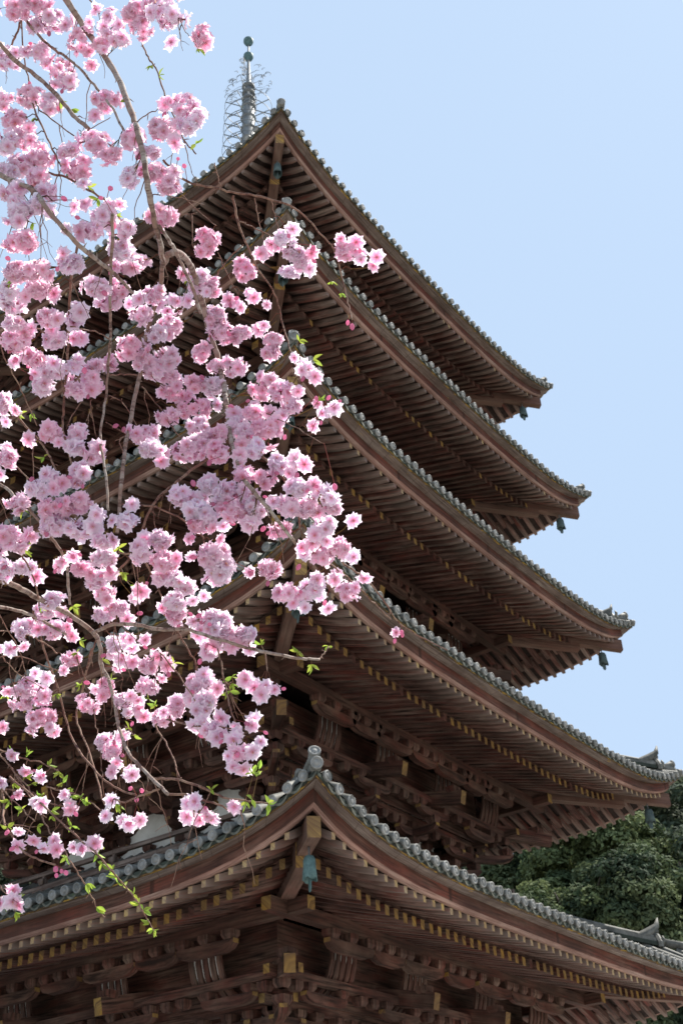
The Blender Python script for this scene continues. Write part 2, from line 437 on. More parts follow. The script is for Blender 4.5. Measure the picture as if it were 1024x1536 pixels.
# ---- storeys: walls, columns, bracket sets, balconies
def arm(mb, c, dirv, half0, half1, zt, h=.15, w=.12, yend=True):
    """bracket arm with upcurved ends running from -half0 to +half1 along dirv, top at zt"""
    dirv = dirv.normalized(); px = V(-dirv.y, dirv.x, 0); secs = []
    L = half0+half1
    for x, lowr in ((-half0, .62), (-half0+.07, .22), (-half0+.2, 0), (half1-.2, 0), (half1-.07, .22), (half1, .62)):
        p = c+dirv*x; p.z = 0
        lo = zt-h*(1-lowr)
        secs.append([V(p.x-px.x*w/2, p.y-px.y*w/2, lo), V(p.x+px.x*w/2, p.y+px.y*w/2, lo), V(p.x+px.x*w/2, p.y+px.y*w/2, zt), V(p.x-px.x*w/2, p.y-px.y*w/2, zt)])
    mb.sweep(secs, 0, 1 if yend else 0)
def block(mb, c, zb, s=.21, h=.13, dirv=V(1, 0, 0)):
    px = V(-dirv.y, dirv.x, 0)
    def rg(f, z): return [V(c.x, c.y, z)+dirv*a*s*f/2+px*b*s*f/2 for a, b in ((-1, -1), (1, -1), (1, 1), (-1, 1))]
    mb.sweep([rg(.68, zb), rg(.98, zb+h*.42), rg(1, zb+h*.45), rg(1, zb+h)], 0)

def bracket_set(l, k, t, z0, diag=False):
    mb = MB(); ub = l['ub']; base = rot(k, (t, -ub, 0)); al = rot(k, (1, 0, 0))
    if diag: out = rot(k, (-1, -1, 0)).normalized(); sc = 2**.5
    else: out = rot(k, (0, -1, 0)); sc = 1.
    block(mb, base, z0, .40, .24, al)
    z = z0+.24; ztail = l['E']-.976
    sides = [(al, out)] if not diag else [(rot(k, (1, 0, 0)), rot(k, (0, -1, 0))), (rot(k, (0, 1, 0)), rot(k, (-1, 0, 0)))]
    steps = [.5, 1.0, STEP]
    # first step
    arm(mb, base, out, .3, .60*sc, z+.17)
    for a, o in sides: arm(mb, base, a, .42, .42, z+.17)
    for x in (.5*sc,): block(mb, base+out*x, z+.17, dirv=al)
    for a, o in sides:
        for x in (-.33, 0, .33): block(mb, base+a*x, z+.17, dirv=al)
    z += .30
    # second step
    arm(mb, base, out, .3, 1.10*sc, z+.17)
    for a, o in sides:
        arm(mb, base, a, .60, .60, z+.17)
        arm(mb, base+o*.5, a, .50 if not diag else .62, .50 if not diag else .50, z+.17)
        for x in (-.40, .40): block(mb, base+o*.5+a*x, z+.17, dirv=al)
        for x in (-.48, 0, .48): block(mb, base+a*x, z+.17, dirv=al)
    block(mb, base+out*1.0*sc, z+.17, dirv=al); block(mb, base+out*.5*sc, z+.17, dirv=al)
    z += .30
    # third step with tail rafter
    for a, o in sides:
        arm(mb, base+o*1.0, a, .50, .50, z+.13)
        for x in (-.40, .40): block(mb, base+o*1.0+a*x, z+.13, .19, .11, dirv=al)
    p1 = base+out*(STEP+.22)*sc; p1.z = ztail; p0 = base+out*.1; p0.z = ztail+.36
    mb.beam(p0, p1, .16, .25, 0, 1)
    q = base+out*STEP*sc; zb = ztail+.14; block(mb, q, ztail+.13, dirv=al)
    for a, o in sides:
        c = base+o*STEP
        ap = l['E']+bas_b(OVER-STEP)-.195-.13
        arm(mb, c, a, .56, .56, ap, .17)
        for x in (-.45, 0, .45): block(mb, c+a*x, ap, .20, .13, dirv=al)
    return mb

for li, l in enumerate(LV):
    ub, E = l['ub'], l['E']
    zg = E+bas_b(OVER-STEP)        # top of the eave purlin
    zcol = E-2.02
    zbase = 0.9 if li == 0 else LV[li-1]['E']+ztop(OVER)-.45
    l['zcol'] = zcol
    # plaster wall body (in four slabs) with frame beams
    mb = MB(); ins = .06
    for k in range(4):
        a = rot(k, (-ub+ins, -ub+ins, 0)); b = rot(k, (ub-ins, -ub+ins, 0))
        mb.quad(V(a.x, a.y, zbase), V(b.x, b.y, zbase), V(b.x, b.y, zg+.3), V(a.x, a.y, zg+.3))
    storey = mb.build('storey_wall', ['plaster'], pagoda)
    xs = [-ub, -ub*.36, ub*.36, ub]
    # columns
    for k in range(4):
        for t in xs[:-1]:
            c = rot(k, (t, -ub, 0)); mb = MB()
            mb.tube([V(c.x, c.y, zbase-.05), V(c.x, c.y, zcol-.1), V(c.x, c.y, zcol)], [.20, .195, .165], 16, 0)
            mb.build('column', ['beam'], storey)
    # beams round the body
    mb = MB()
    for k in range(4):
        for z, h, th in ((zcol-.13, .2, .14), (zcol+.96, .16, .13), (zbase+.12, .2, .2)):
            if li == 0 and z < 2: z = 1.2
            a = rot(k, (-ub-.1, -ub, z)); b = rot(k, (ub+.1, -ub, z+.0)); mb.beam(a+V(0, 0, .001*k), b+V(0, 0, .001*k), th, h)
        # stepped running beams above the bracket arms
        for o, z in ((.5, zcol+.24+.30+.17+.13+.06), (1.0, zcol+.24+.60+.13+.11+.07)):
            a = rot(k, (-ub-o-.35, -ub-o, z)); b = rot(k, (ub+o+.35, -ub-o, z)); mb.beam(a+V(0, 0, .003*k), b+V(0, 0, .003*k), .11, .13, 0, 1)
    for k in range(4):
        al = rot(k, (1, 0, 0))
        for o, zz, sp in ((.5, zcol+.24+.30+.17+.13-.035, .36), (1.0, zcol+.24+.60+.13+.11-.045, .31)):
            n = int(2*(ub+o)/sp)
            for i in range(n+1):
                t = -(ub+o)+i*2*(ub+o)/n+random.uniform(-.02, .02)
                if min(abs(t-x) for x in xs) < .62: continue
                block(mb, rot(k, (t, -ub-o, 0)), zz-.10, .18, .135, al)
    mb.build('tie_beam', ['bracket', 'ochre'], storey)
    mb = MB()
    for k in range(4):
        a = rot(k, (-ub-STEP-.45, -ub-STEP, zg-.10)); b = rot(k, (ub+STEP+.45, -ub-STEP, zg-.10))
        mb.beam(a+V(0, 0, .003*(k % 2)), b+V(0, 0, .003*(k % 2)), .17, .19, 0, 1)
    mb.build('eave_purlin', ['beam', 'ochre'], storey)
    # little ceiling boards and white coving behind curved ribs
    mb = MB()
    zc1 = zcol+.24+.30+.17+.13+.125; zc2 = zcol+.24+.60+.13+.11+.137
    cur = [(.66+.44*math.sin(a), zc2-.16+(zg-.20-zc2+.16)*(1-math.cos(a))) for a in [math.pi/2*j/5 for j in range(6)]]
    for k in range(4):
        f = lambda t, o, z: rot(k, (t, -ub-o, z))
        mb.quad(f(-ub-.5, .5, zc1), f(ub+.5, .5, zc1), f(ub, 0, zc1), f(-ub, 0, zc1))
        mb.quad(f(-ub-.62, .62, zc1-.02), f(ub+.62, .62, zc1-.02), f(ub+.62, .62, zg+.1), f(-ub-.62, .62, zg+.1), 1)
        for tc in xs:
            for t0 in ((tc+.12,) if k in (0, 1) else (tc-.68,)):
                cv = MB()
                for (o0, z0), (o1, z1) in zip(cur, cur[1:]):
                    cv.quad(f(t0, o0, z0), f(t0+.56, o0, z0), f(t0+.56, o1, z1), f(t0, o1, z1), 0)
                ex = rot(k, (1, 0, 0))*.047
                for i in range(5):
                    t = t0+.14*i
                    cv.sweep([[f(t, o, z)-ex+V(0, 0, .004), f(t, o+.02, z-.055)-ex, f(t, o+.02, z-.055)+ex, f(t, o, z)+ex+V(0, 0, .004)] for o, z in cur], 1)
                if k in (0, 3): cv.build('coving', ['plaster', 'bracket'], storey, recalc=False)
        # arms in the middle of each bay carry the purlin too
        for t0, t1 in zip(xs, xs[1:]):
            am = MB(); al = rot(k, (1, 0, 0)); c = f((t0+t1)/2, STEP, 0); ap = zg-.195-.13
            arm(am, c, al, .42, .42, ap, .17)
            for x in (-.33, 0, .33): block(am, c+al*x, ap, .20, .13, dirv=al)
            am.build('bracket_arm', ['bracket', 'ochre'], storey)
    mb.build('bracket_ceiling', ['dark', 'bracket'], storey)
    # brackets
    for k in range(4):
        bracket_set(l, k, -ub, zcol, True).build('bracket_set', ['bracket', 'ochre'], storey)
        for t in xs[1:-1]:
            bracket_set(l, k, t, zcol).build('bracket_set', ['bracket', 'ochre'], storey)
    # mid-bay struts (block on a short post) and openings
    for k in range(4):
        for t0, t1 in zip(xs, xs[1:]):
            mb = MB(); t = (t0+t1)/2; c = rot(k, (t, -ub, 0)); al = rot(k, (1, 0, 0))
            mb.beam(V(c.x, c.y, zcol-.03), V(c.x, c.y, zcol+.135), .10, .12, up=al); block(mb, c, zcol+.13, .2, .13, al)
            mb.build('bay_strut', ['bracket'], storey)
            if li == 0:
                hw = (t1-t0)/2-.3; mb = MB()
                a = rot(k, (t-hw, -ub+.02, 1.3)); b = rot(k, (t+hw, -ub+.02, 1.3))
                mb.beam(V(a.x, a.y, 2.4), V(b.x, b.y, 2.4), .06, 2.2, 1)
                for j in range(9):
                    tt = t-hw+2*hw*j/8; p = rot(k, (tt, -ub-.04, 0)); mb.beam(V(p.x, p.y, 1.3), V(p.x, p.y, 3.5), .05, .05, up=al)
                for zz in (1.3, 3.5): mb.beam(V(a.x, a.y, zz), V(b.x, b.y, zz), .16, .12)
                mb.build('lattice_window', ['bracket', 'void'], storey)
    # balcony with railings
    if li > 0:
        mb = MB(); bo = ub+.86; zt_ = LV[li-1]['E']+1.90
        for k in range(4):
            f = lambda t, o, z: rot(k, (t, -o, z))
            for z, s_, s2 in ((0, .075, .075), (-.25, .07, .10), (-.44, .10, .10)):
                mb.beam(f(-bo-.3, bo, zt_+z+.002*k), f(bo+.3, bo, zt_+z+.002*k), s_, s2)
            n = 4
            for i in range(n+1):
                t = -bo+2*bo*i/n; mb.beam(f(t, bo, zt_-.44), f(t, bo, zt_+.0), .06, .06, up=rot(k, (1, 0, 0)))
                block(mb, f(t, bo+.02, 0), zt_-.19, .13, .10, rot(k, (1, 0, 0)))
            mb.quad(f(-bo, bo, zt_-.5), f(bo, bo, zt_-.5), f(ub, ub, zt_-.5), f(-ub, ub, zt_-.5), 1)
        mb.build('balcony_railing', ['board', 'dark'], storey)

# stone podium and steps
mb = MB()
for hw, z0, z1 in ((5.3, 0, .3), (5.0, .3, .9)):
    mb.sweep([[V(a*hw, b*hw, z) for a, b in ((-1, -1), (1, -1), (1, 1), (-1, 1))] for z in (z0, z1)], 0)
for i in range(4): mb.beam(V(-1.2, -5.35-.3*i, .8-.2*i), V(1.2, -5.35-.3*i, .8-.2*i), .3, .2)
mb.build('podium', ['stone'], pagoda)

# ---- finial (sorin)
TOP = ZC[4]+14.08+CAM_Z; ZR = LV[4]['E']+ztop(W_[4]-.35)
fin = empty('finial', (0, 0, 0), pagoda)
mb = MB()
mb.sweep([[V(a*h, b*h, z) for a, b in ((-1, -1), (1, -1), (1, 1), (-1, 1))] for h, z in ((.75, ZR-.3), (.75, ZR+.45), (.85, ZR+.47), (.85, ZR+.6))], 0)
mb.lathe(V(0, 0, ZR+.6), [(.6, 0), (.58, .25), (.4, .5), (.25, .55), (.3, .65), (.5, .78), (.2, .82)], 20)
mb.build('finial_base', ['finial'], fin)
mb = MB(); zr0 = ZR+1.4
zt = TOP-1.15
mb.tube([V(0, 0, zr0), V(0, 0, TOP-3.3), V(0, 0, TOP-3.28), V(0, 0, TOP-2.45), V(0, 0, TOP-2.43), V(0, 0, zt), V(0, 0, TOP)], [.21, .20, .15, .13, .085, .045, .025], 12)
for f in (2.42, 2.75, 3.05, 3.3): mb.lathe(V(0, 0, TOP-f), [(.1, -.03), (.21, -.02), (.21, .03), (.1, .04)], 14)
mb.build('mast', ['finial'], fin)
nring = 9; span = (zt-zr0)*.60
for i in range(nring):
    mb = MB(); z = TOP-3.45-.52*i; r = .74+.015*i
    N = 40
    mb.sweep([[V(math.cos(a)*rr, math.sin(a)*rr, z+zz) for rr, zz in ((r-.013, -.012), (r, -.012), (r, .012), (r-.013, .012))] for a in [2*math.pi*j/N for j in range(N+1)]], 0, caps=False)
    for j in range(8):
        a = 2*math.pi*j/8+.2; mb.beam(V(math.cos(a)*.15, math.sin(a)*.15, z), V(math.cos(a)*(r-.02), math.sin(a)*(r-.02), z), .022, .02)
    mb.lathe(V(0, 0, z), [(.2, -.06), (.25, 0), (.2, .06)], 14)
    mb.build('ring', ['finial'], fin)
mb = MB(); zf = TOP-2.95     # openwork water-flame
for j in range(4):
    a0 = math.pi/2*j+.35; dx = V(math.cos(a0), math.sin(a0), 0)
    for q in range(26):
        z = zf+random.uniform(0, 1.5); hh = (z-zf)/1.5; rr = (.50+.34*math.sin(hh*2.6+.4))*(1-.35*hh)*math.sqrt(random.uniform(.08, 1))
        p = dx*(rr+.08)+V(0, 0, z); w = random.uniform(.05, .12); sg = random.choice((-1, 1))
        mb.tube([p+dx*w*math.cos(t)*sg+V(0, 0, w*math.sin(t)) for t in (-.8, -.1, .7, 1.5, 2.3)], [.004, .011, .012, .008, .003], 4)
    for q in range(5): mb.tube([V(0, 0, zf+.3*q), dx*.3+V(0, 0, zf+.3*q+.1), dx*(.62-.06*q)+V(0, 0, zf+.3*q+.02)], [.012, .008, .004], 4)
mb.build('flame_ornament', ['finial'], fin)
for i, z in enumerate((TOP, TOP-.82)):
    mb = MB(); mb.lathe(V(0, 0, z), [(.02, .24), (.03, .19), (.09, .15), (.155, .06), (.165, -.02), (.13, -.11), (.06, -.165), (.07, -.19), (.02, -.21)], 18)
    mb.build('jewel_ball', ['bronze'], fin)

# ---- wind bells on the corner rafters (loose: they hang from it)
ordn = ['lowest', 'second', 'third', 'fourth', 'top']
def wind_bell(li, k, where):
    bm_ = 'bronze' if (li, k) == (0, 0) else 'darkbronze'
    l = LV[li]; p = Q(l, k, -1, .66, fly_b(.66)-.25)
    r = empty('wind_bell', p)
    tag(r, '%s wind bell hanging from the %s corner of the %s roof' % ('pale green' if bm_ == 'bronze' else 'dark bronze', where, ordn[li]), 'bell', 'wind bells hanging under the roof corners')
    mb = MB(); mb.tube([V(0, 0, .03), V(0, 0, -.14)], .012, 6); mb.build('hook', ['finial'], r)
    mb = MB(); prof = [(.02, -.10), (.07, -.11), (.092, -.15), (.098, -.25), (.115, -.37)]
    n = 20; secs = []
    for rr, z in prof:
        ring = []
        for j in range(n):
            a = 2*math.pi*j/n; zz = z-(.045*abs(math.cos(2*a)) if z == -.37 else 0); ring.append(V(math.cos(a)*rr, math.sin(a)*rr*.8, zz))
        secs.append(ring)
    inner = [[V(p_.x*.9, p_.y*.9, p_.z+(.0 if i_ else -.01)) for p_ in ring] for i_, ring in enumerate(secs)][::-1]
    mb.sweep(secs+inner, 0, smooth=True); mb.build('bell_body', [bm_], r)
    mb = MB(); mb.tube([V(0, 0, -.2), V(0, 0, -.42)], .008, 5); mb.sweep([[V(a, b, z) for a, b in ((-w_, -.006), (w_, -.006), (w_, .006), (-w_, .006))] for w_, z in ((.01, -.38), (.045, -.42), (.04, -.50), (.02, -.54))], 0)
    mb.build('clapper', [bm_], r)
    r.rotation_euler.z = R(45+90*k+random.uniform(-12, 12))
for li in range(5):
    wind_bell(li, 0, 'near'); wind_bell(li, 1, 'right-hand')

# ------------------------------------------------------------------ ground and hill
mb = MB(); S = 900
mb.quad(V(-S, -S, 0), V(S, -S, 0), V(S, S, 0), V(-S, S, 0)); tag(mb.build('ground', ['gravel']), kind='structure')
HILL_C = V(0, 0, 0)
def hill_h(x, y):
    d = (Vector((x, y))-Vector((CAM.x, CAM.y)))
    r = d.length; s = max(0, min(1, (r-42)/60)); return 26*s*s*(3-2*s)-.05
n = 60; me = MB(); vs = []; g0 = []
for i in range(n+1):
    for j in range(n+1):
        rr = 40+160*i/n; a = R(-60+190*j/n)
        x, y = CAM.x+math.cos(a)*rr, CAM.y+math.sin(a)*rr; vs.append((x, y, hill_h(x, y)+(0.4*math.sin(x*.3)*math.cos(y*.27) if rr > 50 else 0)))
me.v = vs
for i in range(n):
    for j in range(n):
        a = i*(n+1)+j; me.face((a, a+1, a+n+2, a+n+1), [(0, 0)]*4, 0, True)
tag(me.build('hill', ['hill']), kind='structure')

# ------------------------------------------------------------------ forest trees
def leaf_quads(P, N, size, rng, aspect=.6, fold=0.):
    n = len(P); N = N/np.linalg.norm(N, axis=1, keepdims=True)
    r = rng.normal(size=(n, 3)); X = np.cross(N, r); X /= np.linalg.norm(X, axis=1, keepdims=True); Y = np.cross(N, X)
    s = (size*rng.uniform(.7, 1.3, n))[:, None]
    v = np.stack([P-Y*s, P+X*s*aspect*.8, P+Y*s, P-X*s*aspect*.8], 1)
    return v.reshape(-1, 3), np.arange(n*4).reshape(-1, 4)
def make_crown(seed, R0, H, cols, nl=60, nleaf=34000, size=.125):
    rng = np.random.default_rng(seed); Ps = []; Ns = []; Cs = []
    for i in range(nl):
        a = rng.uniform(0, 2*math.pi); zz = rng.uniform(-.75, 1); rad = math.sqrt(max(0, 1-zz*zz*.85))
        c = np.array([math.cos(a)*rad*R0*.72, math.sin(a)*rad*R0*.72, zz*H*.72]); r = R0*rng.uniform(.17, .34)
        if i < 4: c *= .3; r = R0*.5
        k = int(nleaf/nl*(r/(R0*.27))**2)
        d = rng.normal(size=(k, 3)); d /= np.linalg.norm(d, axis=1, keepdims=True); d[:, 2] = np.where((d[:, 2] < -.3), -d[:, 2], d[:, 2])
        # sub-clumps
        sub = rng.normal(size=(14, 3)); sub /= np.linalg.norm(sub, axis=1, keepdims=True)
        near = (d@sub.T).max(1); rr = r*(.62+.42*near**6+rng.uniform(-.12, .10, k))
        Ps.append(c+d*rr[:, None]*np.array([1, 1, .8])); Ns.append(d+rng.normal(size=(k, 3))*.55+np.array([0, 0, .35]))
        base = np.array(cols[rng.integers(len(cols))]); Cs.append(base*rng.uniform(.7, 1.35, k)[:, None]*rng.uniform(.85, 1.2))
    P = np.concatenate(Ps); N = np.concatenate(Ns); C = np.concatenate(Cs)
    v, f = leaf_quads(P, N, size, rng); return v, f, np.repeat(C, 4, 0)
protos = []
TC = [((0.090, 0.119, 0.059), (0.139, 0.168, 0.082), (0.057, 0.082, 0.045)), ((0.094, 0.115, 0.074), (0.066, 0.086, 0.053), (0.131, 0.152, 0.098)), ((0.127, 0.156, 0.066), (0.172, 0.205, 0.090), (0.074, 0.102, 0.045))]
for i in range(3):
    v, f, c = make_crown(11+i, 4.0, 3.6, TC[i])
    cr = pymesh('crown', v, f, c, 'foliage'); protos.append(cr)
tmb = MB(); tmb.tube([V(0, 0, -9), V(.15, .1, -5), V(-.1, 0, -2), V(0, 0, 1)], [.34, .28, .22, .08], 10)
for i in range(7):
    a = i*.9; tmb.tube([V(0, 0, -4+.6*i), V(math.cos(a)*1.2, math.sin(a)*1.2, -3+.6*i), V(math.cos(a)*2.6, math.sin(a)*2.6, -1.6+.6*i)], [.13, .09, .03], 7)
tr0 = tmb.build('trunk', ['trunk'])
used = set()
def tree(px, py, dist, sc, proto, label, rotz):
    """crown centre seen at px,py at dist metres"""
    c = at(px, py, dist); r = empty('evergreen_tree', (c.x, c.y, c.z-9*sc))
    tag(r, label, 'tree', 'evergreen trees on the wooded hillside behind the pagoda')
    for src, nm in ((protos[proto], 'crown'), (tr0, 'trunk')):
        o = src if src.name not in used else src.copy()
        if src.name not in used: used.add(src.name)
        else: COL.objects.link(o); o.name = nm
        o.parent = r; o.location = (0, 0, 9)
    r.scale = (sc, sc, sc); r.rotation_euler.z = rotz
T = [(1010, 1290, 50, 1.15, 1, 'tall dark olive evergreen at the right edge under the second roof corner', .3),
     (905, 1320, 44, .85, 2, 'bright green rounded evergreen between the two lowest roof corners', 1.2),
     (800, 1325, 47, .75, 0, 'mid green evergreen peeping out just above the lowest right-hand eave', 2.2),
     (745, 1320, 54, .7, 1, 'small dark evergreen beside the second storey brackets', .9),
     (955, 1400, 40, .80, 0, 'evergreen with a low crown directly behind the ridge ornament of the lowest roof', 3.1),
     (1080, 1400, 42, 1.0, 1, 'dusky evergreen cut off by the right edge of the frame', 4.0),
     (870, 1400, 40, .7, 2, 'low bright evergreen touching the middle of the lowest right-hand eave', 5.0),
     (1000, 1560, 38, .8, 0, 'evergreen seen below the lowest roof corner at bottom right', 2.6),
     (10, 1345, 46, .62, 1, 'grey green evergreen glimpsed at far left above the lowest roof', 1.9)]
for a in T: tree(*a)

# ------------------------------------------------------------------ weeping cherry
#CH-BEGIN
# Branches: start width, end width (photo px), then points; blossoms: groups of (x0, y0, zoom) with cx,cy,rx,ry
BR = """
10 8 60,-60 100,0 148,71 166,96 183,130 196,166 204,187
8 7 204,187 210,212 216,239 222,282 232,332 241,372 244,396
7 5 244,396 241,428 229,472 221,498 213,546 199,613 189,665 183,718 176,799
10 8 244,396 253,382 266,379 282,392 292,415 302,448 312,489 325,532 334,570 341,611
8 4 341,611 345,650 353,686 368,722
5 5 239,339 252,358 262,375 289,432 301,470
6 4 368,722 393,750 416,779 443,816
4 3 348,650 386,680 416,706 433,733 446,760 449,793
3.5 2 488,810 516,846 546,866 572,896 596,932 630,955 670,975
2.5 2 490,835 503,853 533,876 562,906 586,929
2 1 395,615 406,623 446,643 486,665
7 5 -40,230 0,262 50,286 73,316 113,362 140,385 173,412 199,439
7 6 -40,40 0,66 25,92 60,118 86,143 110,173 133,193
5 3.5 30,20 60,55 80,73 100,86 123,106 146,133 169,163 186,196
3.5 3 60,-40 33,27 23,56 10,83 -20,120
2.5 2 33,27 35,83 43,120 56,156 70,173 118,209
3.5 2.5 43,140 56,173 76,216 93,252
2 2 -30,215 0,249 20,292 43,332
3.5 3 40,240 71,259 100,266 133,286 166,306 186,340
3 2 205,30 213,65 222,85 233,103 249,146 262,176 276,209 294,231
1.5 1 265,10 272,37 289,60
2.5 2 110,-30 136,0 146,12
2 1.3 200,188 219,173 241,163
1.6 1.2 120,200 136,193 166,176
3.5 3 245,240 281,272 327,283 350,289 391,295 435,308
3 1.8 435,308 459,326 479,349 500,373 512,414 522,454 528,480
3.5 2.4 350,294 356,329 368,361 388,405 412,440 422,478 434,520 452,575
2 1.4 359,332 391,346 415,355
1.8 1.2 382,297 388,329 394,358
1.5 1.1 407,302 413,325 418,346
1.6 1.1 322,244 326,262 331,282
1.2 .8 271,288 289,308 324,338
1.5 1 229,292 266,296 306,307
1.8 1 238,342 266,324 296,319
2.4 2 324,414 338,393 365,367
1.6 1.4 327,379 341,411 356,440
3.6 3 118,366 108,409 103,480 101,546 96,613 95,643 110,703
4.5 3 169,320 169,359 166,415 166,498 163,546 159,596 151,659 159,713 163,766
2.2 1.8 106,490 143,497 166,510
2.2 2 166,563 186,561 206,563
1.8 1.3 163,593 186,606 206,639
1.6 1.3 159,633 186,649
1.8 1.5 189,653 179,661 184,679
1.8 1.5 213,580 239,610 259,643 282,663
3.2 2.6 -30,565 0,596 33,633 60,663 76,686 86,709
1.8 1.5 0,500 7,536 23,566 40,600 56,639
4 3.4 345,672 299,696 266,723 239,746 219,779 209,816 199,833 173,860
2.8 2 183,756 226,759 266,776 302,802 306,820
1.5 1.2 123,600 110,623 100,643
1.5 1.2 138,600 134,622 131,643
1.7 1.4 149,656 130,693
2 1.6 -25,655 0,679 33,709 66,736 96,757
4.5 4 -30,715 0,726 20,742 46,766 66,792 86,819 100,843 103,880 105,906
8.5 6 -60,850 0,870 27,880 50,893 100,920 146,956 153,999 163,1019
5 4 -60,905 0,910 40,920 66,933 113,959
5.5 4.6 140,950 166,938 199,936 238,944 279,944 317,956 376,973
4.6 3.6 376,973 420,983 458,988 479,989
2.4 1.6 479,989 486,980 493,970
2.8 2.2 262,940 270,953 285,978 294,1000 292,1025 300,1050
2.8 2.2 327,975 335,1011 344,1058 352,1082
2 1.6 398,980 401,1008
1.6 1.2 338,1023 345,1027 354,1026
2.2 1.8 236,975 267,1011 297,1058
2.8 2.2 178,827 213,840 233,873 246,903 262,940
3.2 3 50,915 66,973 86,1026 100,1082 114,1118 146,1159 176,1183 205,1193
3.4 2.6 138,973 123,1039 115,1076 130,1118 138,1139 157,1206
1.8 1.5 116,986 133,1033 143,1082 148,1110 152,1139 155,1170
1.7 1.4 -20,900 0,923 27,973 40,1013
1.5 1.3 -20,960 0,979 23,1006 66,1033
5.5 4.4 163,1019 172,1050 176,1082 190,1124 211,1150 234,1174 252,1191
3.6 2.2 231,1168 264,1169 303,1181 335,1196 358,1199 383,1203 410,1205
3.6 2.4 252,1191 281,1193 305,1201 330,1207 352,1222
2.6 2.2 239,1184 217,1191 187,1203 172,1198
2.2 1.8 229,1085 253,1120 264,1149 269,1167
3 2.2 250,1079 288,1088 323,1090 350,1094
1.6 1.2 187,1089 197,1098 203,1105
2.4 2 -30,1110 0,1124 29,1136 59,1144 88,1156
2 1.8 0,1130 23,1159 50,1203 70,1226
2.2 1.6 -20,1181 0,1183 44,1188 73,1203 97,1210
2.6 1.8 70,1180 111,1191 135,1203 152,1215
2 1.8 3,1183 29,1209 53,1232
3.4 2.4 -30,1150 3,1183 6,1232 21,1256 38,1279 64,1291 84,1298
2.4 1.4 0,1133 41,1180 59,1218 82,1256 108,1294 126,1323 141,1352 158,1376
3.2 1.4 15,1165 53,1197 79,1221 117,1256 146,1282 170,1309 193,1335 211,1361 231,1396
1.6 1.3 6,1236 29,1238 53,1240
3 2.4 -40,760 0,800 30,830 52,870 60,915
2.6 2 -30,425 0,445 22,475 60,495 86,509
2 1.6 -20,1000 0,985 30,985 70,1000 110,1012
2.4 2 86,980 60,960 30,950 -20,945
1.6 1.2 -30,1290 0,1330 14,1345
"""
